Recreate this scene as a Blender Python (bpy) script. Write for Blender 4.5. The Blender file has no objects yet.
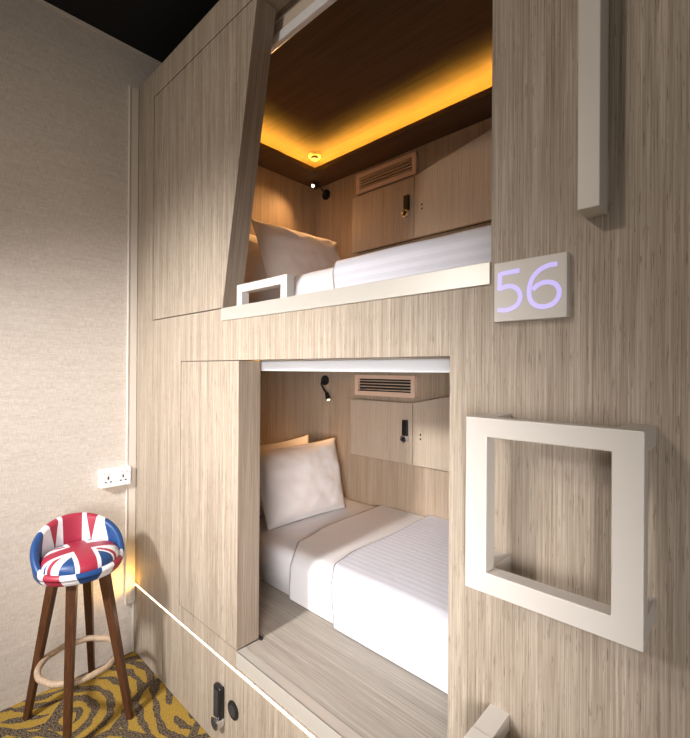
import bpy, bmesh, math, random
from mathutils import Vector, Matrix, noise
from math import sin, cos, pi, radians
random.seed(5)
scn = bpy.context.scene
COL = scn.collection

# ------------------------------------------------------------------ materials
class NT:
    def __init__(s, name):
        s.m = bpy.data.materials.new(name); s.m.use_nodes = True
        s.t = s.m.node_tree; s.n = s.t.nodes; s.l = s.t.links
        s.b = s.n['Principled BSDF']
    def new(s, kind, **kw):
        nd = s.n.new(kind)
        for k, v in kw.items(): setattr(nd, k, v)
        return nd
    def put(s, sock, v):
        if isinstance(v, bpy.types.NodeSocket): s.l.new(v, sock)
        else: sock.default_value = v
    def math(s, op, a, b=0.0, c=0.0):
        nd = s.new('ShaderNodeMath', operation=op)
        s.put(nd.inputs[0], a); s.put(nd.inputs[1], b); s.put(nd.inputs[2], c)
        return nd.outputs[0]
    def mix(s, f, a, b):
        nd = s.new('ShaderNodeMix', data_type='RGBA')
        s.put(nd.inputs[0], f)
        s.put(nd.inputs[6], a if isinstance(a, bpy.types.NodeSocket) else (*a, 1))
        s.put(nd.inputs[7], b if isinstance(b, bpy.types.NodeSocket) else (*b, 1))
        return nd.outputs[2]
    def pos(s):
        return s.new('ShaderNodeNewGeometry').outputs['Position']
    def scale(s, vec, sc):
        nd = s.new('ShaderNodeMapping'); s.l.new(vec, nd.inputs[0]); nd.inputs['Scale'].default_value = sc
        return nd.outputs[0]
    def noise(s, vec, scale=1.0, detail=3.0, rough=.5, dist=0.0):
        nd = s.new('ShaderNodeTexNoise'); s.l.new(vec, nd.inputs['Vector'])
        nd.inputs['Scale'].default_value = scale; nd.inputs['Detail'].default_value = detail
        nd.inputs['Roughness'].default_value = rough; nd.inputs['Distortion'].default_value = dist
        return nd.outputs['Fac']
    def ramp(s, f, stops, interp='LINEAR'):
        nd = s.new('ShaderNodeValToRGB'); s.l.new(f, nd.inputs[0]); cr = nd.color_ramp; cr.interpolation = interp
        while len(cr.elements) < len(stops): cr.elements.new(.5)
        for e, (p, c) in zip(cr.elements, stops):
            e.position = p; e.color = (*c, 1)
        return nd.outputs[0]
    def bump(s, h, strength=.2, dist=.002):
        nd = s.new('ShaderNodeBump'); nd.inputs['Strength'].default_value = strength
        nd.inputs['Distance'].default_value = dist; s.l.new(h, nd.inputs['Height'])
        s.l.new(nd.outputs[0], s.b.inputs['Normal'])

def plain(name, col, rough=.5, metal=0.0, vary=.06, sc=30):
    t = NT(name)
    n = t.noise(t.pos(), sc, 3)
    c = t.mix(n, tuple(x * (1 - vary) for x in col), tuple(min(1, x * (1 + vary)) for x in col))
    t.l.new(c, t.b.inputs['Base Color']); t.b.inputs['Roughness'].default_value = rough
    t.b.inputs['Metallic'].default_value = metal
    return t.m

def emit(name, col, strength):
    t = NT(name); t.b.inputs['Base Color'].default_value = (.45, .42, .6, 1) if 'lav' in name else (.8, .8, .8, 1)
    t.b.inputs['Emission Color'].default_value = (*col, 1); t.b.inputs['Emission Strength'].default_value = strength
    return t.m

def veneer(name, dark, light, axis='z', fleck=.5, rough=.5, flk=(.13, .09, .06), edge=False):
    t = NT(name); p = t.pos()
    def sc(a, b):                                   # a across the grain, b along it
        if edge: return (b, a, b)
        return (a, a, b) if axis == 'z' else (b, a, a)
    fine = t.noise(t.scale(p, sc(520, 6.0)), 1, 2, .6)
    mid = t.noise(t.scale(p, sc(210, 2.2)), 1, 3, .6)
    broad = t.noise(t.scale(p, sc(26, .6)), 1, 3, .5)
    f = t.math('ADD', t.math('MULTIPLY', fine, .38), t.math('MULTIPLY', mid, .42))
    f = t.math('ADD', f, t.math('MULTIPLY', broad, .2))
    base = t.ramp(f, [(.34, dark), (.64, light)])
    fl = t.noise(t.scale(p, sc(420, 18)), 1, 2, .5)
    flm = t.math('MULTIPLY', t.math('GREATER_THAN', fl, .64), fleck)
    c = t.mix(flm, base, flk)
    t.l.new(c, t.b.inputs['Base Color']); t.b.inputs['Roughness'].default_value = rough
    t.b.inputs['Specular IOR Level'].default_value = .3
    t.bump(f, .22, .0015)
    return t.m

M = {}
M['veneer'] = veneer('grasscloth_veneer', (.165, .124, .086), (.51, .438, .355), fleck=.6)
M['veneer_in'] = veneer('capsule_veneer', (.30, .225, .155), (.54, .43, .32), fleck=.2)
M['veneer_edge'] = veneer('veneer_edge', (.19, .14, .10), (.40, .325, .25), fleck=.1, edge=True)
M['veneer_top'] = veneer('platform_veneer', (.24, .21, .175), (.47, .425, .365), axis='x', fleck=.15)
M['veneer_door'] = veneer('cabinet_door_veneer', (.37, .295, .22), (.62, .525, .415), fleck=.2)
M['veneer_dark'] = veneer('ceiling_veneer', (.06, .037, .023), (.125, .08, .05), axis='x', fleck=.1, rough=.75)
M['lacquer'] = plain('beige_lacquer', (.59, .555, .51), .38, 0, .02)
M['ledge'] = plain('champagne_metal', (.56, .53, .48), .34, .35, .03)
M['vent'] = plain('vent_lacquer', (.76, .57, .44), .45, 0, .03)
M['white_plastic'] = plain('white_plastic', (.86, .86, .86), .3, 0, .01)
M['white_metal'] = plain('white_metal', (.78, .80, .83), .3, .1, .01)
M['black'] = plain('black_plastic', (.012, .012, .013), .3, 0, .1)
M['dark'] = plain('shadow_gap', (.02, .016, .012), .8, 0, .1)
M['chrome'] = plain('chrome', (.75, .76, .78), .18, 1, .01)
M['grey_pl'] = plain('grey_plastic', (.035, .035, .038), .4, 0, .05)
M['trim'] = plain('cream_trim', (.66, .60, .53), .5, 0, .03)
M['ceiling'] = plain('black_ceiling_paint', (.0025, .003, .005), .9, 0, .1)
M['blind'] = plain('beige_blind_fabric', (.52, .44, .36), .8, 0, .05, 200)
M['detector'] = plain('cream_plastic', (.50, .42, .30), .5, 0, .03)
M['rattan'] = veneer('pale_rattan', (.27, .185, .12), (.50, .38, .27), fleck=.3, axis='z')
M['walnut'] = veneer('walnut_leg', (.035, .013, .006), (.12, .048, .02), fleck=.2, rough=.35)
M['led'] = emit('warm_white_led', (1, .78, .50), 9)
M['cove'] = emit('amber_led', (1, .52, .06), 175)
M['bulb'] = emit('reading_bulb', (1, .75, .4), 9)
M['digit'] = emit('lavender_led', (.50, .42, 1.0), .55)

def wallpaper():
    t = NT('linen_wallpaper'); p = t.pos()
    a = t.noise(t.scale(p, (1, 30, 420)), 1, 2, .6)
    b = t.noise(t.scale(p, (1, 420, 30)), 1, 2, .6)
    c = t.noise(t.scale(p, (1, 5, 60)), 1, 3, .6)
    f = t.math('ADD', t.math('MULTIPLY', a, .42), t.math('MULTIPLY', b, .40))
    f = t.math('ADD', f, t.math('MULTIPLY', c, .18))
    col = t.ramp(f, [(.36, (.45, .395, .34)), (.62, (.68, .62, .56))])
    t.l.new(col, t.b.inputs['Base Color']); t.b.inputs['Roughness'].default_value = .75
    t.b.inputs['Specular IOR Level'].default_value = .2
    t.bump(f, .4, .002); return t.m
M['wallpaper'] = wallpaper()

def carpet():
    t = NT('swirl_carpet'); p = t.pos()
    wn = t.new('ShaderNodeTexNoise'); t.l.new(p, wn.inputs['Vector']); wn.inputs['Scale'].default_value = 4
    sub = t.new('ShaderNodeVectorMath', operation='SUBTRACT'); t.l.new(wn.outputs['Color'], sub.inputs[0]); sub.inputs[1].default_value = (.5, .5, .5)
    scl = t.new('ShaderNodeVectorMath', operation='SCALE'); t.l.new(sub.outputs[0], scl.inputs[0]); scl.inputs['Scale'].default_value = .07
    add = t.new('ShaderNodeVectorMath', operation='ADD'); t.l.new(p, add.inputs[0]); t.l.new(scl.outputs[0], add.inputs[1])
    flat = t.scale(add.outputs[0], (1, 1, 0))
    SCV = 3.0
    v = t.new('ShaderNodeTexVoronoi'); v.voronoi_dimensions = '2D'; t.l.new(flat, v.inputs['Vector']); v.inputs['Scale'].default_value = SCV
    # arcs struck from a point pushed off each cell's middle, a different way in every cell
    off = t.new('ShaderNodeVectorMath', operation='SUBTRACT'); t.l.new(v.outputs['Color'], off.inputs[0]); off.inputs[1].default_value = (.5, .5, .5)
    off2 = t.new('ShaderNodeVectorMath', operation='MULTIPLY'); t.l.new(off.outputs[0], off2.inputs[0]); off2.inputs[1].default_value = (.55, .55, 0)
    cp = t.new('ShaderNodeVectorMath', operation='ADD'); t.l.new(v.outputs['Position'], cp.inputs[0]); t.l.new(off2.outputs[0], cp.inputs[1])
    dd = t.new('ShaderNodeVectorMath', operation='DISTANCE'); t.l.new(flat, dd.inputs[0]); t.l.new(cp.outputs[0], dd.inputs[1])
    arcs = t.math('SINE', t.math('MULTIPLY', dd.outputs['Value'], 2 * pi / .064))
    v2 = t.new('ShaderNodeTexVoronoi'); v2.voronoi_dimensions = '2D'; v2.feature = 'DISTANCE_TO_EDGE'
    t.l.new(flat, v2.inputs['Vector']); v2.inputs['Scale'].default_value = SCV
    gap = t.math('GREATER_THAN', v2.outputs['Distance'], .05)
    brk = t.noise(flat, 9, 2)
    thr = t.math('MULTIPLY', t.math('SUBTRACT', brk, .545), 5.5)
    on = t.math('MULTIPLY', t.math('GREATER_THAN', arcs, thr), gap)
    sp = t.noise(p, 150, 3, .75)
    dark = t.ramp(sp, [(.42, (.022, .015, .010)), (.60, (.19, .145, .10))])
    yel = t.ramp(sp, [(.3, (.22, .135, .022)), (.7, (.42, .275, .06))])
    t.l.new(t.mix(on, dark, yel), t.b.inputs['Base Color']); t.b.inputs['Roughness'].default_value = .95
    t.b.inputs['Specular IOR Level'].default_value = .1
    h = t.math('ADD', t.math('MULTIPLY', on, .5), sp)
    t.bump(h, .6, .004); return t.m
M['carpet'] = carpet()

def cloth(name, col, stripes=False):
    t = NT(name); p = t.pos()
    n = t.noise(p, 14, 4, .6)
    col_s = t.mix(n, tuple(x * .97 for x in col), col)
    t.b.inputs['Roughness'].default_value = .85; t.b.inputs['Specular IOR Level'].default_value = .15
    if stripes:
        uv = t.new('ShaderNodeTexCoord').outputs['UV']
        sx = t.new('ShaderNodeSeparateXYZ'); t.l.new(uv, sx.inputs[0])
        w = t.math('SINE', t.math('MULTIPLY', sx.outputs[1], 2 * pi / .034))
        g = t.math('GREATER_THAN', w, 0)
        col_s = t.mix(g, tuple(x * .91 for x in col), col_s)
        r = t.math('ADD', t.math('MULTIPLY', g, -.25), .85); t.l.new(r, t.b.inputs['Roughness'])
    t.l.new(col_s, t.b.inputs['Base Color'])
    t.bump(t.noise(p, 22, 5, .6), .25, .008)
    return t.m
M['linen'] = cloth('white_cotton', (.80, .79, .80))
M['duvet'] = cloth('satin_stripe_cotton', (.73, .735, .81), True)
M['pillow'] = cloth('pillow_cotton', (.84, .80, .78))

RED, WHITE, BLUE = (.33, .022, .05), (.72, .72, .75), (.007, .05, .18)
def flag():
    t = NT('flag_print')
    uv = t.new('ShaderNodeTexCoord').outputs['UV']
    sx = t.new('ShaderNodeSeparateXYZ'); t.l.new(uv, sx.inputs[0])
    u, v = sx.outputs[0], sx.outputs[1]             # -1..1 both ways
    au, av = t.math('ABSOLUTE', u), t.math('ABSOLUTE', v)
    s = t.math('SIGN', t.math('MULTIPLY', u, v))
    diff = t.math('SUBTRACT', av, t.math('MULTIPLY', au, .72))
    ad = t.math('ABSOLUTE', diff)
    wd = t.math('LESS_THAN', ad, .25)
    rd = t.math('LESS_THAN', t.math('ABSOLUTE', t.math('SUBTRACT', diff, t.math('MULTIPLY', s, .10))), .075)
    wc = t.math('MAXIMUM', t.math('LESS_THAN', au, .31), t.math('LESS_THAN', av, .32))
    rc = t.math('MAXIMUM', t.math('LESS_THAN', au, .21), t.math('LESS_THAN', av, .205))
    c = t.mix(wd, BLUE, WHITE); c = t.mix(rd, c, RED); c = t.mix(wc, c, WHITE); c = t.mix(rc, c, RED)
    t.l.new(c, t.b.inputs['Base Color']); t.b.inputs['Roughness'].default_value = .45
    t.bump(t.noise(t.pos(), 30, 3), .12, .004)
    return t.m
M['flag'] = flag()
def flag_shell():
    # u = angle measured from the middle of the backrest (-1..1), v = height 0..1
    t = NT('flag_print_shell')
    uv = t.new('ShaderNodeTexCoord').outputs['UV']
    sx = t.new('ShaderNodeSeparateXYZ'); t.l.new(uv, sx.inputs[0])
    u, v = sx.outputs[0], sx.outputs[1]
    au = t.math('ABSOLUTE', u)
    # diagonals spread with height towards the foot of the shell
    a = t.math('ADD', au, t.math('MULTIPLY', t.math('SUBTRACT', v, .5), .16))
    back = t.ramp(a, [(0, RED), (.22, WHITE), (.335, BLUE), (.56, WHITE), (.61, RED), (.75, WHITE), (.86, BLUE)], 'CONSTANT')
    rd = t.math('LESS_THAN', t.math('ABSOLUTE', t.math('SUBTRACT', au, .165)), t.math('MULTIPLY', t.math('SUBTRACT', v, .35), .075))
    wc = t.math('LESS_THAN', au, .118); rc = t.math('LESS_THAN', au, .082)
    top = t.math('LESS_THAN', a, .25)
    c = t.mix(top, back, WHITE); c = t.mix(rd, c, RED); c = t.mix(wc, c, WHITE); c = t.mix(rc, c, RED)
    t.l.new(c, t.b.inputs['Base Color']); t.b.inputs['Roughness'].default_value = .45
    return t.m
M['flag_shell'] = flag_shell()

# ------------------------------------------------------------------ mesh helpers
def put(name, bm, mat, parent=None, smooth=False):
    me = bpy.data.meshes.new(name)
    if parent is not None:
        base = world_of(parent)
        bmesh.ops.translate(bm, verts=bm.verts, vec=-base)
    bm.normal_update(); bm.to_mesh(me); bm.free()
    o = bpy.data.objects.new(name, me); COL.objects.link(o)
    me.materials.append(mat)
    if smooth:
        for p in me.polygons: p.use_smooth = True
    if parent is not None: o.parent = parent
    return o
def world_of(o):
    v = Vector((0, 0, 0))
    while o is not None: v += o.location; o = o.parent
    return v
def thing(name, loc, label, cat, group=None):
    o = bpy.data.objects.new(name, None); COL.objects.link(o); o.empty_display_size = .05
    o.location = loc; return tag(o, label, cat, group)
def tag(o, label, cat, group=None, kind=None):
    o['label'] = label; o['category'] = cat
    if group: o['group'] = group
    if kind: o['kind'] = kind
    return o
def structure(o): o['kind'] = 'structure'; return o
def dup(root, dz, label, loc=None):
    def rec(o, par):
        c = o.copy(); COL.objects.link(c)
        if par is not None: c.parent = par
        for ch in list(o.children): rec(ch, c)
        return c
    r = rec(root, None); r.location = Vector(root.location) + Vector((0, 0, dz))
    r['label'] = label
    return r

def box(bm, x0, x1, y0, y1, z0, z1, bev=0.0, seg=2):
    vs = [bm.verts.new(p) for p in ((x0, y0, z0), (x1, y0, z0), (x1, y1, z0), (x0, y1, z0), (x0, y0, z1), (x1, y0, z1), (x1, y1, z1), (x0, y1, z1))]
    fs = [bm.faces.new([vs[i] for i in f]) for f in ((0, 3, 2, 1), (4, 5, 6, 7), (0, 1, 5, 4), (1, 2, 6, 5), (2, 3, 7, 6), (3, 0, 4, 7))]
    if bev:
        es = list({e for f in fs for e in f.edges})
        bmesh.ops.bevel(bm, geom=es, offset=bev, segments=seg, affect='EDGES', profile=.5)
def B(*a, **k):
    bm = bmesh.new(); box(bm, *a, **k); return bm
def prism(bm, pts, y0, y1, bev=0.0):              # pts in x,z
    a = [bm.verts.new((x, y0, z)) for x, z in pts]; b = [bm.verts.new((x, y1, z)) for x, z in pts]
    n = len(pts); fs = [bm.faces.new(a), bm.faces.new(b[::-1])]
    for i in range(n): fs.append(bm.faces.new((a[i], b[i], b[(i + 1) % n], a[(i + 1) % n])))
    bmesh.ops.recalc_face_normals(bm, faces=fs)
    if bev: bmesh.ops.bevel(bm, geom=list({e for f in fs for e in f.edges}), offset=bev, segments=2, affect='EDGES', profile=.5)
def P(pts, y0, y1, bev=0.0):
    bm = bmesh.new(); prism(bm, pts, y0, y1, bev); return bm
def cyl(bm, c, r, h, axis='y', seg=28, r2=None, bev=0.0):
    rot = {'z': Matrix.Identity(4), 'y': Matrix.Rotation(-pi / 2, 4, 'X'), 'x': Matrix.Rotation(pi / 2, 4, 'Y')}.get(axis) if isinstance(axis, str) else axis
    ret = bmesh.ops.create_cone(bm, cap_ends=True, segments=seg, radius1=r, radius2=r if r2 is None else r2, depth=h, matrix=Matrix.Translation(c) @ rot)
    if bev:
        es = [e for e in {e for v in ret['verts'] for e in v.link_edges} if len(e.link_faces) == 2 and e.calc_face_angle(0) > .6]
        bmesh.ops.bevel(bm, geom=es, offset=bev, segments=2, affect='EDGES', profile=.5)
def catmull(pts, n=8, closed=False):
    out = []; N = len(pts)
    P_ = [Vector(p) for p in pts]
    rng = N if closed else N - 1
    for i in range(rng):
        p0 = P_[(i - 1) % N] if closed or i > 0 else P_[0] * 2 - P_[1]
        p1, p2 = P_[i], P_[(i + 1) % N]
        p3 = P_[(i + 2) % N] if closed or i + 2 < N else P_[-1] * 2 - P_[-2]
        for k in range(n):
            t = k / n
            out.append(.5 * ((2 * p1) + (p2 - p0) * t + (2 * p0 - 5 * p1 + 4 * p2 - p3) * t * t + (3 * p1 - p0 - 3 * p2 + p3) * t ** 3))
    if not closed: out.append(P_[-1])
    return out
def tube(bm, pts, r, seg=10, closed=False):
    rings = []; N = len(pts)
    for i, p in enumerate(pts):
        t = (pts[(i + 1) % N] - pts[i - 1]) if closed or 0 < i < N - 1 else (pts[1] - pts[0] if i == 0 else pts[-1] - pts[-2])
        t.normalize(); up = Vector((0, 0, 1)) if abs(t.z) < .9 else Vector((1, 0, 0))
        a = t.cross(up).normalized(); b = t.cross(a)
        rr = r(i / max(1, N - 1)) if callable(r) else r
        rings.append([bm.verts.new(p + (a * cos(2 * pi * k / seg) + b * sin(2 * pi * k / seg)) * rr) for k in range(seg)])
    m = N if closed else N - 1
    for i in range(m):
        A, C = rings[i], rings[(i + 1) % N]
        for k in range(seg): bm.faces.new((A[k], A[(k + 1) % seg], C[(k + 1) % seg], C[k]))
    if not closed: bm.faces.new(rings[0][::-1]); bm.faces.new(rings[-1])
    bmesh.ops.recalc_face_normals(bm, faces=bm.faces)
def ribbon(bm, pts, w, y0, y1):                   # flat stroke in the x,z plane, pushed back from y0 to y1
    N = len(pts); L = []; R = []
    for i, p in enumerate(pts):
        t = (pts[min(i + 1, N - 1)] - pts[max(i - 1, 0)]).normalized()
        nrm = Vector((-t.z, 0, t.x)) * w / 2
        L.append(p + nrm); R.append(p - nrm)
    def ring(y): return [[bm.verts.new((q.x, y, q.z)) for q in s] for s in (L, R)]
    (l0, r0), (l1, r1) = ring(y0), ring(y1)
    for i in range(N - 1):
        bm.faces.new((l0[i], l0[i + 1], r0[i + 1], r0[i])); bm.faces.new((l1[i], r1[i], r1[i + 1], l1[i + 1]))
        bm.faces.new((l0[i], l1[i], l1[i + 1], l0[i + 1])); bm.faces.new((r0[i], r0[i + 1], r1[i + 1], r1[i]))
    bm.faces.new((l0[0], r0[0], r1[0], l1[0])); bm.faces.new((l0[-1], l1[-1], r1[-1], r0[-1]))
    bmesh.ops.recalc_face_normals(bm, faces=bm.faces)

# ------------------------------------------------------------------ the setting
structure(put('wall_left', B(-.12, 0, -2.6, 1.4, 0, 3.19), M['wallpaper']))
structure(put('floor', B(-.12, 4.2, -2.6, 1.4, -.08, 0), M['carpet']))
structure(put('ceiling', B(-.12, 4.2, -2.6, 1.4, 3.19, 3.27), M['ceiling']))
structure(put('trim_1', B(0, .014, -.044, -.001, .266, 2.98, bev=.003), M['trim']))
structure(put('trim_2', B(0, .007, -2.6, .3, 3.178, 3.19), M['trim']))
structure(put('trim_3', B(0, .006, -.012, -.001, 0, .266, bev=.002), M['trim']))
bm = B(0, .018, -.050, -.044, .266, 2.98, bev=.002); structure(put('trim_4', bm, M['trim']))

# ------------------------------------------------------------------ two-tier capsule bunk
bunk = thing('capsule_bunk', (0, 0, 0), 'tall built-in two-tier capsule bunk faced in pale streaked wood veneer', 'bunk bed')
T = .10; TOP = 2.99; XR = 3.6
bm = bmesh.new()
box(bm, 0, .2, 0, T, .362, TOP)
prism(bm, [(.2, 2.862), (1.073, 2.862), (1.963, 2.862), (1.963, TOP), (.2, TOP)], 0, T)
box(bm, .2, 1.963, 0, T, 1.535, 1.7395)
box(bm, .2, .506, 0, T, .362, 1.535)
box(bm, .506, .972, 0, T, .362, .434)
box(bm, .972, 1.863, .002, .036, .362, .4335)
box(bm, 1.863, XR, 0, T, .362, 1.535)
box(bm, 1.963, XR, 0, T, 1.535, TOP)
box(bm, .0, XR, .012, T, .352, .362)
put('front_panel', bm, M['veneer'], bunk)
# panels under the light line
for x0, x1 in ((.002, .338), (.342, 2.9), (2.903, XR)):
    put('base_panel', B(x0, x1, 0, .02, .004, .352), M['veneer'], bunk)
# sliding doors, flush with the front
def slider(pts, y1, guide):
    d = put('sliding_door', P(pts, .0008, y1), M['veneer'], bunk)
    (xa, za), (xb, zb) = pts[1], pts[2]
    put('door_edge', P([(xa, za), (xa + .0015, za), (xb + .0015, zb), (xb, zb)], .001, y1 - .0002), M['veneer_edge'], d)
    if guide: put('door_guide', guide, M['black'], d)
slider([(.2045, 1.7445), (.851, 1.7445), (1.0735, 2.858), (.2045, 2.858)], .085, None)
slider([(.5105, .4385), (.970, .4385), (.970, 1.532), (.5105, 1.532)], .10, B(.945, .985, .101, .112, .434, .442))
# inside of each capsule
for zb, zc in ((.434, 1.60), (1.7395, 2.93)):
    put('side_panel', B(.0, .04, T, 1.25, zb, zc), M['veneer_in'], bunk)
    put('side_panel', B(2.15, 2.19, T, 1.25, zb, zc), M['veneer_in'], bunk)
    put('back_panel', B(.0, 2.19, 1.25, 1.29, zb, zc), M['veneer_in'], bunk)
    put('capsule_ceiling', B(.0, 2.19, T, 1.29, zc, zc + .06), M['veneer_dark'], bunk)
    s = zc - .10
    bm = bmesh.new()
    box(bm, .04, .24, T + .06, 1.25, s, s + .015); box(bm, .222, .24, T + .06, 1.078, s + .015, s + .03)
    box(bm, .24, 1.95, 1.06, 1.25, s, s + .015); box(bm, .222, 1.968, 1.06, 1.078, s + .015, s + .03)
    box(bm, 1.95, 2.15, T + .06, 1.25, s, s + .015); box(bm, 1.95, 1.968, T + .06, 1.078, s + .015, s + .03)
    put('cove_soffit', bm, M['veneer_dark'], bunk)
    bm = bmesh.new()
    box(bm, .185, .195, T + .07, 1.10, s + .015, s + .022); box(bm, .185, 2.0, 1.10, 1.11, s + .015, s + .022)
    o = put('cove_light_strip', bm, M['cove'], bunk); o['label'] = 'amber glowing light strip in the ceiling cove'
put('platform', B(.0, 2.19, .037, 1.29, .394, .434), M['veneer_top'], bunk)
put('platform', B(.0, 2.19, .08, 1.29, 1.70, 1.7395), M['veneer_top'], bunk)
bm = bmesh.new()
box(bm, .975, 1.8625, -.002, .037, .434, .4365); box(bm, .975, 1.8625, -.004, .0015, .380, .4365, bev=.001)
o = put('door_sill', bm, M['ledge'], bunk); o['label'] = 'pale beige metal sill'
o = put('door_sill', B(.851, 1.963, -.006, .045, 1.691, 1.741, bev=.0012), M['ledge'], bunk); o['label'] = 'pale satin metal ledge'
o = put('light_strip', B(0.002, XR, .003, .012, .3525, .3615), M['led'], bunk); o['label'] = 'thin warm white light line'

# ------------------------------------------------------------------ things on the front
fl = thing('combination_lock', (.86, 0, .11), 'black keypad lock with a chrome knob low on the panel under the light line', 'lock')
bd = put('lock_body', B(.842, .892, -.024, 0, .135, .262, bev=.008), M['black'], fl, True)
put('keypad', B(.851, .883, -.0255, -.0235, .16, .250), M['grey_pl'], bd)
bm = bmesh.new(); cyl(bm, (.868, -.016, .122), .026, .032, 'y', 32, bev=.003)
o = put('knob', bm, M['chrome'], fl); o['label'] = 'round chrome knob'
bm = bmesh.new(); cyl(bm, (.868, -.0325, .122), .018, .003, 'y', 30); put('knob_face', bm, M['grey_pl'], o)
cf = thing('cable_grommet', (.955, 0, .205), 'small round black socket cover beside the low keypad lock', 'socket cover')
bm = bmesh.new(); cyl(bm, (.955, -.003, .205), .034, .006, 'y', 36, bev=.002); put('rim', bm, M['black'], cf)
bm = bmesh.new(); cyl(bm, (.955, -.006, .205), .022, .005, 'y', 30); put('centre_cap', bm, M['grey_pl'], cf)

def frame_handle(z_top, label):
    x0, x1, w = 1.967, 2.264, .044; z1, z0 = z_top, z_top - .339
    h = thing('frame_handle', (x0, 0, z0), label, 'handle', 'square frame handles on the front panel')
    bm = bmesh.new(); y0, y1 = -.12, -.084
    o_ = [(x0, z0), (x1, z0), (x1, z1), (x0, z1)]; i_ = [(x0 + w, z0 + .040), (x1 - w, z0 + .040), (x1 - w, z1 - .037), (x0 + w, z1 - .037)]
    V = {}
    for y in (y0, y1):
        V[y] = ([bm.verts.new((a, y, b)) for a, b in o_], [bm.verts.new((a, y, b)) for a, b in i_])
    for k in range(4):
        n = (k + 1) % 4
        (a, b), (c, d) = V[y0], V[y1]
        bm.faces.new((a[k], a[n], b[n], b[k])); bm.faces.new((c[k], d[k], d[n], c[n]))
        bm.faces.new((a[k], c[k], c[n], a[n])); bm.faces.new((b[k], b[n], d[n], d[k]))
    bmesh.ops.recalc_face_normals(bm, faces=bm.faces)
    es = [e for e in bm.edges if e.calc_face_angle(0) > .5]
    bmesh.ops.bevel(bm, geom=es, offset=.0018, segments=2, affect='EDGES', profile=.5)
    put('frame', bm, M['lacquer'], h)
    for xa in (x0, x1 - w):
        for za, zb in ((z0, z0 + .04), (z1 - .037, z1)):
            put('wall_post', B(xa + .001, xa + w - .001, -.0845, 0, za + .001, zb - .001), M['lacquer'], h)
    return h
frame_handle(1.409, 'square beige frame handle on four posts, whole, to the right of the lower opening')
frame_handle(.770, 'beige frame handle cut off by the bottom edge, only one post showing')
tag(put('grab_rail', B(2.152, 2.188, -.06, 0, 1.792, 2.75, bev=.0015), M['lacquer']), 'long vertical beige grab rail above the number plate', 'grab rail')
bh = bmesh.new()
prism(bh, [(.958, 1.741), (.992, 1.741), (.992, 1.789), (1.222, 1.789), (1.222, 1.741), (1.256, 1.741), (1.256, 1.819), (.958, 1.819)], -.002, .03, .0012)
tag(put('ledge_handle', bh, M['lacquer']), 'low beige bracket handle standing on the ledge of the upper capsule', 'handle')

sg = thing('number_plate', (1.979, 0, 1.605), 'square beige number plate with glowing lavender 56', 'sign')
put('plate', B(1.979, 2.124, -.02, 0, 1.605, 1.731, bev=.0012), M['lacquer'], sg)
d5 = [(.055, 1.708), (.035, 1.7075), (.0135, 1.706)]
s5 = [(.0135, 1.709), (.013, 1.69), (.0125, 1.672)]
b5 = [(.0125, 1.6745), (.025, 1.678), (.040, 1.677), (.052, 1.668), (.0565, 1.655), (.053, 1.641), (.041, 1.632), (.024, 1.6285), (.009, 1.631)]
n6 = [(.128, 1.710), (.112, 1.7095), (.095, 1.703), (.082, 1.690), (.0755, 1.673), (.0745, 1.656), (.079, 1.641), (.090, 1.6315), (.105, 1.629), (.120, 1.633), (.130, 1.645), (.131, 1.660), (.123, 1.672), (.108, 1.677), (.093, 1.674), (.082, 1.665)]
for nm, strokes in (('digit_five', (d5, s5, b5)), ('digit_six', (n6,))):
    bm = bmesh.new()
    for i, st in enumerate(strokes):
        b2 = bmesh.new(); ribbon(b2, catmull([(1.979 + x, 0, z) for x, z in st], 6), .0088, -.0212 - .0001 * i, -.0195)
        me = bpy.data.meshes.new('t'); b2.to_mesh(me); b2.free(); bm.from_mesh(me); bpy.data.meshes.remove(me)
    put(nm, bm, M['digit'], sg)

# ------------------------------------------------------------------ roller blinds
def blind(x0, x1, zr, ztop, label):
    b = thing('roller_blind', ((x0 + x1) / 2, .12, ztop), label, 'blind', 'roller blinds over the capsule openings')
    put('fabric', B(x0 + .005, x1 - .005, .124, .128, zr + .03, ztop - .03), M['blind'], b)
    bm = bmesh.new(); cyl(bm, ((x0 + x1) / 2, .137, ztop - .026), .024, x1 - x0, 'x'); put('roller', bm, M['blind'], b, False)
    o = put('bottom_rail', B(x0, x1, .114, .138, zr, zr + .038, bev=.004), M['white_metal'], b); o['label'] = 'white metal bottom rail'
blind(.965, 1.962, 2.766, 2.925, 'rolled-up blind with white rail at the top of the upper opening')
blind(.93, 1.90, 1.494, 1.598, 'rolled-up blind with white rail across the top of the lower opening')

# ------------------------------------------------------------------ cabinets, vents, lamps
DZ = 1.33
cab = thing('wall_cabinet', (.445, 1.25, .945), 'two-door veneer wall cabinet above the bed in the lower capsule', 'cabinet', 'wall cabinets over the beds')
put('body', P([(.451, .951), (2.098, .951), (2.098, 1.484), (1.78, 1.484), (.94, 1.299), (.451, 1.299)], 1.232, 1.2605), M['dark'], cab)
dl = put('door', P([(.445, .945), (.931, .945), (.931, 1.306), (.445, 1.306)], 1.211, 1.2315, .001), M['veneer_door'], cab)
lk = put('lock', B(.868, .906, 1.193, 1.211, 1.105, 1.205, bev=.005), M['black'], dl)
bm = bmesh.new(); cyl(bm, (.888, 1.1965, 1.094), .024, .029, 'y', 28, bev=.003); o = put('knob', bm, M['chrome'], dl); o['label'] = 'chrome lock knob'
bm = bmesh.new(); cyl(bm, (.888, 1.1815, 1.094), .014, .002, 'y', 28); put('knob_face', bm, M['black'], o)
dr = put('door', P([(.936, .945), (2.10, .945), (2.10, 1.49), (1.79, 1.49), (.936, 1.306)], 1.211, 1.2315, .001), M['veneer_door'], cab)
bm = bmesh.new()
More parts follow.
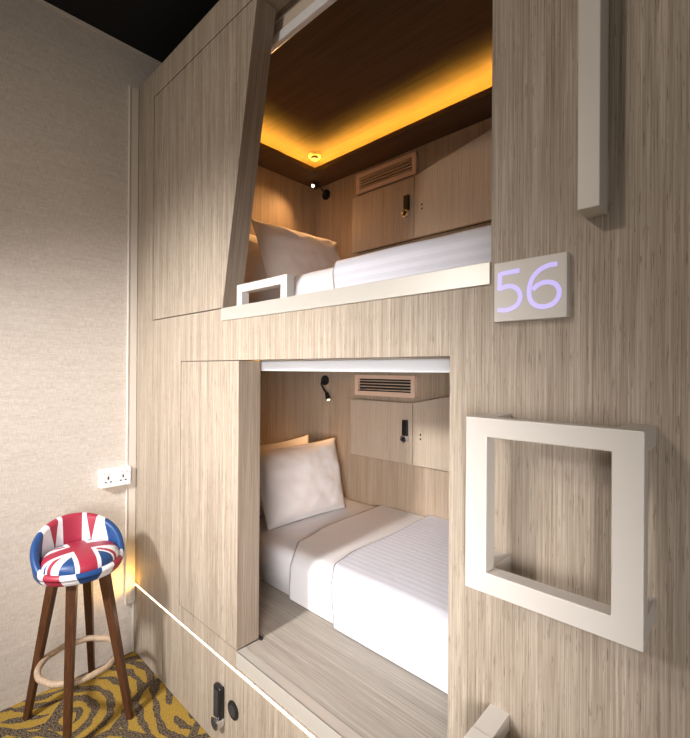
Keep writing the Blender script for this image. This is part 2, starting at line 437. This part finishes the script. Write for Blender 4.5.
for z in (1.127, 1.102): cyl(bm, (.99, 1.210, z), .006, .004, 'y', 14)
put('screw_cap', bm, M['chrome'], dr)
cab.location += Vector((.010, -.011, .002))
dup(cab, DZ, 'two-door veneer wall cabinet above the bed in the upper capsule')

vent = thing('air_vent', (.70, 1.25, 1.335), 'slatted air vent with cream frame in the lower capsule', 'vent', 'air vents over the cabinets')
x0, x1, z0, z1 = .464, .939, 1.336, 1.468
bm = bmesh.new(); w = .028
for a in ((x0, x1, 1.226, 1.25, z1 - w * .85, z1), (x0, x1, 1.226, 1.25, z0, z0 + w), (x0, x0 + w, 1.2262, 1.2498, z0 + .001, z1 - .001), (x1 - w, x1, 1.2262, 1.2498, z0 + .001, z1 - .001)): box(bm, *a)
put('frame', bm, M['vent'], vent)
put('backing', B(x0 + .02, x1 - .02, 1.247, 1.2497, z0 + .02, z1 - .02), M['dark'], vent)
for k in range(4):
    zz = z0 + .040 + k * .0185
    bm = bmesh.new(); box(bm, x0 + w - .002, x1 - w + .002, 1.2265, 1.2475, zz - .0018, zz + .0018)
    bmesh.ops.rotate(bm, verts=bm.verts, cent=(0, 1.237, zz), matrix=Matrix.Rotation(radians(4), 3, 'X'))
    put('slat', bm, M['vent'], vent)
dup(vent, DZ, 'slatted air vent with cream frame in the upper capsule')

def lamp(base, pts, head_dir, label):
    L = thing('reading_lamp', base, label, 'lamp', 'flexible reading lamps')
    bm = bmesh.new(); cyl(bm, (base[0], 1.241, base[2]), .036, .018, 'y', 32, bev=.005); put('base', bm, M['black'], L, False)
    c = catmull(pts, 8)
    bm = bmesh.new(); tube(bm, c, .006, 10); put('arm', bm, M['black'], L, True)
    d = Vector(head_dir).normalized(); e = c[-1]; rot = d.to_track_quat('Z', 'Y').to_matrix().to_4x4()
    bm = bmesh.new(); cyl(bm, e + d * .022, .013, .05, rot, 24, r2=.019); hd = put('head', bm, M['black'], L, False)
    bm = bmesh.new(); cyl(bm, e + d * .0475, .010, .003, rot, 20); o = put('bulb', bm, M['bulb'], hd); o['label'] = 'small glowing bulb'
lamp((.165, 1.25, 1.425), [(.165, 1.23, 1.425), (.17, 1.20, 1.405), (.20, 1.19, 1.37), (.235, 1.19, 1.335)], (.35, -.05, -.7), 'black flexible reading lamp pointing down in the lower capsule')
lamp((.165, 1.25, 2.755), [(.165, 1.23, 2.755), (.16, 1.19, 2.79), (.145, 1.17, 2.805), (.12, 1.17, 2.803)], (.45, -.75, -.25), 'black flexible reading lamp with lit tip in the upper capsule')

dt = thing('smoke_detector', (.262, 1.03, 2.93), 'round cream smoke detector on the glowing ceiling of the upper capsule', 'smoke detector')
bm = bmesh.new(); cyl(bm, (.268, 1.03, 2.921), .040, .018, 'z', 36, bev=.004); put('base', bm, M['detector'], dt)
bm = bmesh.new(); cyl(bm, (.268, 1.03, 2.905), .026, .016, 'z', 30, bev=.004); put('sensor_cap', bm, M['grey_pl'], dt)

# wall socket
ws = thing('double_socket', (0, -.105, .895), 'white double power socket on the left wall beside the bunk', 'socket')
ys0, ys1, zs0, zs1 = -.180, -.037, .902, .993
put('plate', B(0, .04, ys0, ys1, zs0, zs1, bev=.003), M['white_plastic'], ws)
for yc in (-.145, -.075):
    bm = bmesh.new()
    box(bm, .0395, .0405, yc - .004, yc + .004, .942, .957); box(bm, .0395, .0405, yc - .017, yc - .007, .926, .932); box(bm, .0395, .0405, yc + .007, yc + .017, .926, .932)
    put('pin_holes', bm, M['grey_pl'], ws)
for yc in (-.152, -.068):
    put('switch', B(.0395, .044, yc - .008, yc + .008, .965, .982, bev=.001), M['white_plastic'], ws)
    put('indicator', B(.0395, .0406, yc - .013, yc - .010, .97, .976), M['grey_pl'], ws)

# ------------------------------------------------------------------ beds
def grid(bm, f, nu, nv, uvf=None):
    g = [[bm.verts.new(f(i / nu, j / nv)) for j in range(nv + 1)] for i in range(nu + 1)]
    for i in range(nu):
        for j in range(nv):
            bm.faces.new((g[i][j], g[i + 1][j], g[i + 1][j + 1], g[i][j + 1]))
    return g
ZM = .434
def mattress():
    bm = bmesh.new(); box(bm, .045, 2.10, .398, 1.245, ZM, .628)
    bmesh.ops.bevel(bm, geom=[e for e in bm.edges if max(v.co.z for v in e.verts) > .5 and not all(abs(v.co.y - 1.245) < 1e-4 for v in e.verts)], offset=.045, segments=6, affect='EDGES', profile=.5)
    bmesh.ops.subdivide_edges(bm, edges=[e for e in bm.edges if e.calc_length() > .3], cuts=20, use_grid_fill=True)
    return bm
mt = tag(put('mattress', mattress(), M['linen'], None, True), 'white sheeted mattress on the platform of the lower capsule', 'mattress', 'mattresses')

def profile(off, R=.055, n_top=26, n_r=10, n_f=14):
    """side profile from the wall side across the top and down the front, as (y, z, arclength)"""
    yb, yf, zt, zb = 1.243, .390 - off, .630 + off, ZM + .004
    pts = [(yb - (yb - yf - R) * k / n_top, zt) for k in range(n_top)]
    pts += [(yf + R - R * sin(pi / 2 * k / n_r), zt - R + R * cos(pi / 2 * k / n_r)) for k in range(n_r)]
    pts += [(yf, zt - R - (zt - R - zb) * k / n_f) for k in range(n_f + 1)]
    s = 0; out = []
    for i, p in enumerate(pts):
        if i: s += math.hypot(p[0] - pts[i - 1][0], p[1] - pts[i - 1][1])
        out.append((p[0], p[1], s))
    return out
def edge_curve(stops):
    def f(s):
        for (a, xa), (b, xb) in zip(stops, stops[1:]):
            if s <= b:
                t = (s - a) / (b - a); t = t * t * (3 - 2 * t); return xa + (xb - xa) * t
        return stops[-1][1]
    return f
def sheet_layer(off, thick, left, right, nu, wob):
    pr = profile(off); bm = bmesh.new(); uvl = bm.loops.layers.uv.new('UVMap'); uv = {}
    xs = [0, .001, .003, .006, .010] ; rows = []
    for (y, z, s) in pr:
        a, b = left(s), right(s); row = []
        k_in = []
        L_ = b - a
        us = [x / L_ for x in xs] + [.016 / L_ + (1 - .016 / L_) * (k + 1) / nu for k in range(nu)]
        for u in us:
            d = u * L_
            edge = 1 - (1 - min(1, d / .010)) ** 2                # rounded lip at the left edge
            t = thick * math.sqrt(max(0, edge))
            n = wob * (noise.noise(Vector((a + d, s, off * 50)) * 4.2) + .5 * noise.noise(Vector(((a + d) * 11, s * 6, 2))))
            top = min(1, max(0, (s - .0) / .05))
            on_top = 1 if y > .45 else 0
            yy, zz = y, z
            # outward normal of the profile
            if y > .390 - off + .055: ny, nz = 0, 1
            elif z > .630 + off - .055:
                ny, nz = (y - (.390 - off + .055)) / .055, (z - (.630 + off - .055)) / .055
            else: ny, nz = -1, 0
            fl = .0 * sin((a + d) * 23 + 1) * 0
            q = t - .001 + n * top * min(1, t / thick)
            q2 = q + fl * (t / thick)
            v = bm.verts.new((a + d, yy + ny * max(q2, -.004), max(ZM + .002, zz + nz * q2)))
            uv[v] = (a + d, s); row.append(v)
        rows.append(row)
    for r1, r2 in zip(rows, rows[1:]):
        for i in range(len(r1) - 1):
            bm.faces.new((r1[i], r2[i], r2[i + 1], r1[i + 1]))
    for f in bm.faces:
        for lp in f.loops: lp[uvl].uv = uv[lp.vert]
    return bm
e1 = edge_curve([(0, .677), (.45, .685), (.72, .74), (.86, .83), (1.03, .825)])
e2 = edge_curve([(0, 1.03), (.38, 1.05), (.66, 1.045), (.80, 1.07), (.88, 1.112), (1.05, 1.13)])
e2b = edge_curve([(0, 1.14), (.5, 1.16), (1.05, 1.24)])
e3 = edge_curve([(0, 2.09), (1.05, 2.09)])
dv = thing('duvet', (.80, .39, ZM), 'white satin-striped duvet with turned-down edge on the lower capsule bed', 'duvet', 'striped duvets')
put('cover', sheet_layer(.017, .019, e2, e3, 60, .0022), M['duvet'], dv, True)
o = put('turned_edge', sheet_layer(.002, .015, e1, e2b, 34, .002), M['linen'], dv, True)

M['fold_shadow'] = plain('fold_shadow_grey', (.40, .36, .35), .8, 0, .03)
def fold_shadow(off, thick, left, parent):  # thin grey tube drawn as the shadow line along a duvet fold
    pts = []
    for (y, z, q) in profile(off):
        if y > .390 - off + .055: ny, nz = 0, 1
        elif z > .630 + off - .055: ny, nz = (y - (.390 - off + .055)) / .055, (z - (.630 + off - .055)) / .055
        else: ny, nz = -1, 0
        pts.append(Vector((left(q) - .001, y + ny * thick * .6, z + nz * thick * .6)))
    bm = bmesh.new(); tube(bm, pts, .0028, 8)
    o = put('fold_shadow', bm, M['fold_shadow'], parent, True); o['label'] = 'grey line drawn as the shadow along a fold edge'
fold_shadow(.017, .019, e2, dv.children[0]); fold_shadow(.002, .015, e1, o)

def pillow(corners, thick, seed, nm, label, group, sag=.035):
    """corners: bottom-near, bottom-far, top-far, top-near; thickness along the face normal"""
    c = [Vector(p) for p in corners]; N = 40
    nrm = (c[1] - c[0]).cross(c[3] - c[0]).normalized()
    if nrm.x < 0: nrm = -nrm
    bm = bmesh.new()
    def P_(u, v, s):
        a, b = u * 2 - 1, v * 2 - 1
        # pincushion outline: sides pulled in between the pointed corners
        uu = .5 + (u - .5) * (1 - sag * 1.3 * (1 - b * b)); vv = .5 + (v - .5) * (1 - sag * 2.2 * (1 - a * a))
        p = (c[0] * (1 - uu) + c[1] * uu) * (1 - vv) + (c[3] * (1 - uu) + c[2] * uu) * vv
        fa = 1 - min(1, abs(a) / .94) ** 3.2; fb = 1 - min(1, abs(b) / .94) ** 3.2
        e = max(0, fa * fb)
        t = thick * .5 * e ** .5
        flange = min(1, min(1 - abs(a), 1 - abs(b)) / .07)
        wr = noise.noise(Vector((u * 5 + seed, v * 5, s * 3))) * .012 + noise.noise(Vector((u * 12 + seed, v * 8, s * 5))) * .006
        # gathered wrinkles running in from the corners
        for (cu, cv) in ((0, 0), (1, 0), (0, 1), (1, 1)):
            dx, dy = abs(u - cu), abs(v - cv); r = math.hypot(dx, dy)
            if r < .42: wr += .005 * sin(math.atan2(dy, dx) * 11 + seed) * (1 - r / .42) * min(1, r / .1)
        return p + nrm * s * (t + wr * flange * min(1, e * 3)) + nrm * s * .002
    g = {}
    for s in (1, -1):
        for i in range(N + 1):
            for j in range(N + 1):
                border = i in (0, N) or j in (0, N)
                if border and s == -1: g[(s, i, j)] = g[(1, i, j)]; continue
                g[(s, i, j)] = bm.verts.new(P_(i / N, j / N, s))
        for i in range(N):
            for j in range(N):
                q = [g[(s, i, j)], g[(s, i + 1, j)], g[(s, i + 1, j + 1)], g[(s, i, j + 1)]]
                bm.faces.new(q if s == 1 else q[::-1])
    bmesh.ops.recalc_face_normals(bm, faces=bm.faces)
    lo = min(v.co.z for v in bm.verts)
    bmesh.ops.translate(bm, verts=bm.verts, vec=(0, 0, .6285 - lo))
    return tag(put(nm, bm, M['pillow'], None, True), label, 'pillow', group)
pf = pillow([(.49, .50, .635), (.52, 1.09, .635), (.36, 1.15, 1.055), (.345, .475, 1.045)], .19, 3, 'pillow', 'plump white pillow at the front of the lower capsule bed, leaning on another', 'pillows', .018)
pb = pillow([(.30, .46, .635), (.33, 1.06, .635), (.135, 1.11, 1.055), (.13, .47, 1.045)], .14, 8, 'pillow', 'white pillow behind another against the end wall of the lower capsule', 'pillows', .045)
DM = 1.7395 - ZM
dup(mt, DM, 'white sheeted mattress on the platform of the upper capsule')
dup(dv, DM, 'white striped duvet on the upper capsule bed behind the metal ledge')
dup(pf, DM, 'warm-lit pillow at the front of the upper capsule bed, behind the bracket handle')
dup(pb, DM, 'pillow at the back of the upper capsule bed, mostly hidden by the one in front')

# ------------------------------------------------------------------ bar stool
SC = Vector((.335, -.350, 0))
st = thing('bar_stool', (SC.x, SC.y, 0), 'bar stool with flag-print padded seat and dark wooden legs', 'stool')
KR, ZR = .84, .052
TH0 = pi - .06                                       # direction of the backrest
bm = bmesh.new(); uvl = bm.loops.layers.uv.new('UVMap'); uv = {}
NA = 72
prof_n = 22
rings = []
for i in range(NA):
    th = 2 * pi * i / NA; dlt = (th - TH0 + pi) % (2 * pi) - pi
    k = max(0, cos(min(pi / 2, abs(dlt) * .80))) ** .95
    zt = .648 + .150 * k; tk = .030 + .012 * k; lean = .022 * k
    pts = [(.02, .600), (.10, .598), (.160, .600), (.180, .606), (.190, .620), (.194, .640)]
    ro = .194 + lean; ri = ro - tk
    for q in range(1, 5): pts.append((.194 + lean * q / 4, .640 + (zt - .018 - .640) * q / 4))
    for q in range(1, 8):
        a = pi * q / 8; pts.append((ro - tk / 2 + tk / 2 * cos(a), zt - .018 + .018 * sin(a)))
    for q in range(0, 4): pts.append((ri + (.160 - ri) * q / 4, zt - .018 + (.634 - zt + .018) * q / 4))
    pts += [(.158, .632), (.10, .632), (.02, .632)]
    row = []
    for r, z in pts:
        v = bm.verts.new((SC.x + KR * r * cos(th), SC.y + KR * r * sin(th), z + ZR)); uv[v] = (dlt / pi, (z - .60) / .19); row.append(v)
    rings.append(row)
for i in range(NA):
    A, C = rings[i], rings[(i + 1) % NA]
    for q in range(len(A) - 1): bm.faces.new((A[q], C[q], C[q + 1], A[q + 1]))
bm.faces.new([r[0] for r in rings][::-1]); bm.faces.new([r[-1] for r in rings])
bmesh.ops.recalc_face_normals(bm, faces=bm.faces)
for f in bm.faces:
    us = [uv[l.vert][0] for l in f.loops]; wrap = max(us) - min(us) > 1
    for l in f.loops:
        a, b = uv[l.vert]
        if wrap and a < 0: a += 2
        l[uvl].uv = (a, b)
put('backrest', bm, M['flag_shell'], st, True)
bm = bmesh.new(); uvl = bm.loops.layers.uv.new('UVMap'); uv = {}
ang = TH0 - pi
prof = [(0, .700), (.03, .6995), (.06, .698), (.09, .695), (.115, .691), (.135, .685), (.150, .676), (.158, .664), (.160, .650), (.156, .638), (.14, .633)]
prev = None; c0 = bm.verts.new((SC.x + .006, SC.y, .700 + ZR)); uv[c0] = (0, 0)
for r, z in prof[1:]:
    row = []
    for i in range(NA):
        th = 2 * pi * i / NA
        v = bm.verts.new((SC.x + .006 + KR * 1.07 * r * cos(th), SC.y + KR * 1.07 * r * sin(th), z + ZR))
        x, y = r * cos(th - ang), r * sin(th - ang); uv[v] = (y / .165, x / .165); row.append(v)
    for i in range(NA):
        n = (i + 1) % NA
        if prev is None: bm.faces.new((c0, row[i], row[n]))
        else: bm.faces.new((prev[i], row[i], row[n], prev[n]))
    prev = row
bm.faces.new(prev[::-1]); bmesh.ops.recalc_face_normals(bm, faces=bm.faces)
for f in bm.faces:
    for l in f.loops: l[uvl].uv = uv[l.vert]
put('seat_cushion', bm, M['flag'], st, True)
feet = [(.128, -.489), (.46, -.425), (.445, -.185), (.03, -.21)]
tops = [(-.075, -.070), (.085, -.050), (.072, .068), (-.082, .050)]
for (fx, fy), (tx, ty) in zip(feet, tops):
    bm = bmesh.new(); a = Vector((SC.x + tx, SC.y + ty, .606 + ZR)); b = Vector((fx, fy, 0)); wt, wb = .018, .0125
    d = Vector((tx, ty, 0)).normalized(); e = Vector((-d.y, d.x, 0))
    vs = [bm.verts.new(p + d * w * i + e * w * j) for p, w in ((a, wt), (b, wb)) for i, j in ((-1, -1), (1, -1), (1, 1), (-1, 1))]
    for q in ((0, 1, 2, 3), (7, 6, 5, 4), (0, 4, 5, 1), (1, 5, 6, 2), (2, 6, 7, 3), (3, 7, 4, 0)): bm.faces.new([vs[k] for k in q])
    bmesh.ops.recalc_face_normals(bm, faces=bm.faces)
    bmesh.ops.bevel(bm, geom=list(bm.edges), offset=.003, segments=2, affect='EDGES', profile=.5)
    put('leg', bm, M['walnut'], st)
def legat(i, z):
    t = z / .606; return Vector((feet[i][0] + (SC.x + tops[i][0] - feet[i][0]) * t, feet[i][1] + (SC.y + tops[i][1] - feet[i][1]) * t, z))
c = [legat(i, .255) for i in range(4)]; cen = sum(c, Vector()) / 4
R_ = sum((p - cen).length for p in c) / 4 * .84
bm = bmesh.new(); tube(bm, [cen + Vector((cos(2 * pi * k / 64) * R_, sin(2 * pi * k / 64) * R_, .002 * sin(k))) for k in range(64)], .0125, 12, True)
o = put('footrest_ring', bm, M['rattan'], st, True); o['label'] = 'pale cane footrest ring'

# ------------------------------------------------------------------ light
def area(name, loc, target, size, power, col, spread=180, sy=None):
    l = bpy.data.lights.new(name, 'AREA'); l.energy = power; l.color = col; l.size = size
    if sy: l.shape = 'RECTANGLE'; l.size_y = sy
    l.spread = radians(spread)
    o = bpy.data.objects.new(name, l); COL.objects.link(o); o.location = loc
    o.rotation_euler = (Vector(target) - Vector(loc)).to_track_quat('-Z', 'Y').to_euler(); return o
def spot(name, loc, target, power, col, ang, blend, r):
    l = bpy.data.lights.new(name, 'SPOT'); l.energy = power; l.color = col; l.spot_size = radians(ang); l.spot_blend = blend; l.shadow_soft_size = r
    o = bpy.data.objects.new(name, l); COL.objects.link(o); o.location = loc
    o.rotation_euler = (Vector(target) - Vector(loc)).to_track_quat('-Z', 'Y').to_euler(); return o
spot('key_lamp', (1.02, -2.15, 2.2), (.68, 0, .70), 345, (1, .97, .955), 80, .85, .13)
area('pillow_fill', (2.6, -1.6, 1.25), (.45, .8, .85), .7, 9, (1, .95, .94), 60)  # added fill without a fixture, brightens the pillows and lower capsule
spot('corridor_lamp', (1.15, -2.2, 2.9), (1.3, 0, 1.9), 62, (1, .87, .75), 110, .9, .12)
for nm, p, d, e in (('reading_light', (.262, 1.165, 1.272), (.05, -.35, -.7), 3.5), ('reading_light', (.165, 1.115, 2.785), (.25, -.42, -.5), 30.0)):
    spot(nm, p, Vector(p) + Vector(d), e, (1, .52, .20), 118, 1, .015)
spot('led_spill', (.09, -.02, .36), (0, -.12, .46), 2.2, (1, .55, .10), 150, 1, .012)
w = bpy.data.worlds.new('World'); scn.world = w; w.use_nodes = True
w.node_tree.nodes['Background'].inputs[0].default_value = (1, .92, .84, 1)
w.node_tree.nodes['Background'].inputs[1].default_value = .30

# ------------------------------------------------------------------ camera
cam = bpy.data.cameras.new('Camera'); co = bpy.data.objects.new('Camera', cam); COL.objects.link(co)
cam.sensor_fit = 'HORIZONTAL'; cam.sensor_width = 36; cam.lens = 431.3 / 690 * 36; cam.clip_start = .02
yaw, pit, rol = radians(43.11), radians(.13), radians(.39)
fw = Vector((-sin(yaw) * cos(pit), cos(yaw) * cos(pit), sin(pit))); r = Vector((cos(yaw), sin(yaw), 0)); u = r.cross(fw)
r2 = r * cos(rol) + u * sin(rol); u2 = -r * sin(rol) + u * cos(rol)
co.matrix_world = Matrix(((r2.x, u2.x, -fw.x, 2.38), (r2.y, u2.y, -fw.y, -.916), (r2.z, u2.z, -fw.z, 1.5), (0, 0, 0, 1)))
scn.camera = co
vs = scn.view_settings
scn.display_settings.display_device = 'sRGB'
vs.view_transform = 'Standard'; vs.look = 'None'; vs.gamma = 1; vs.exposure = .20; vs.use_curve_mapping = False
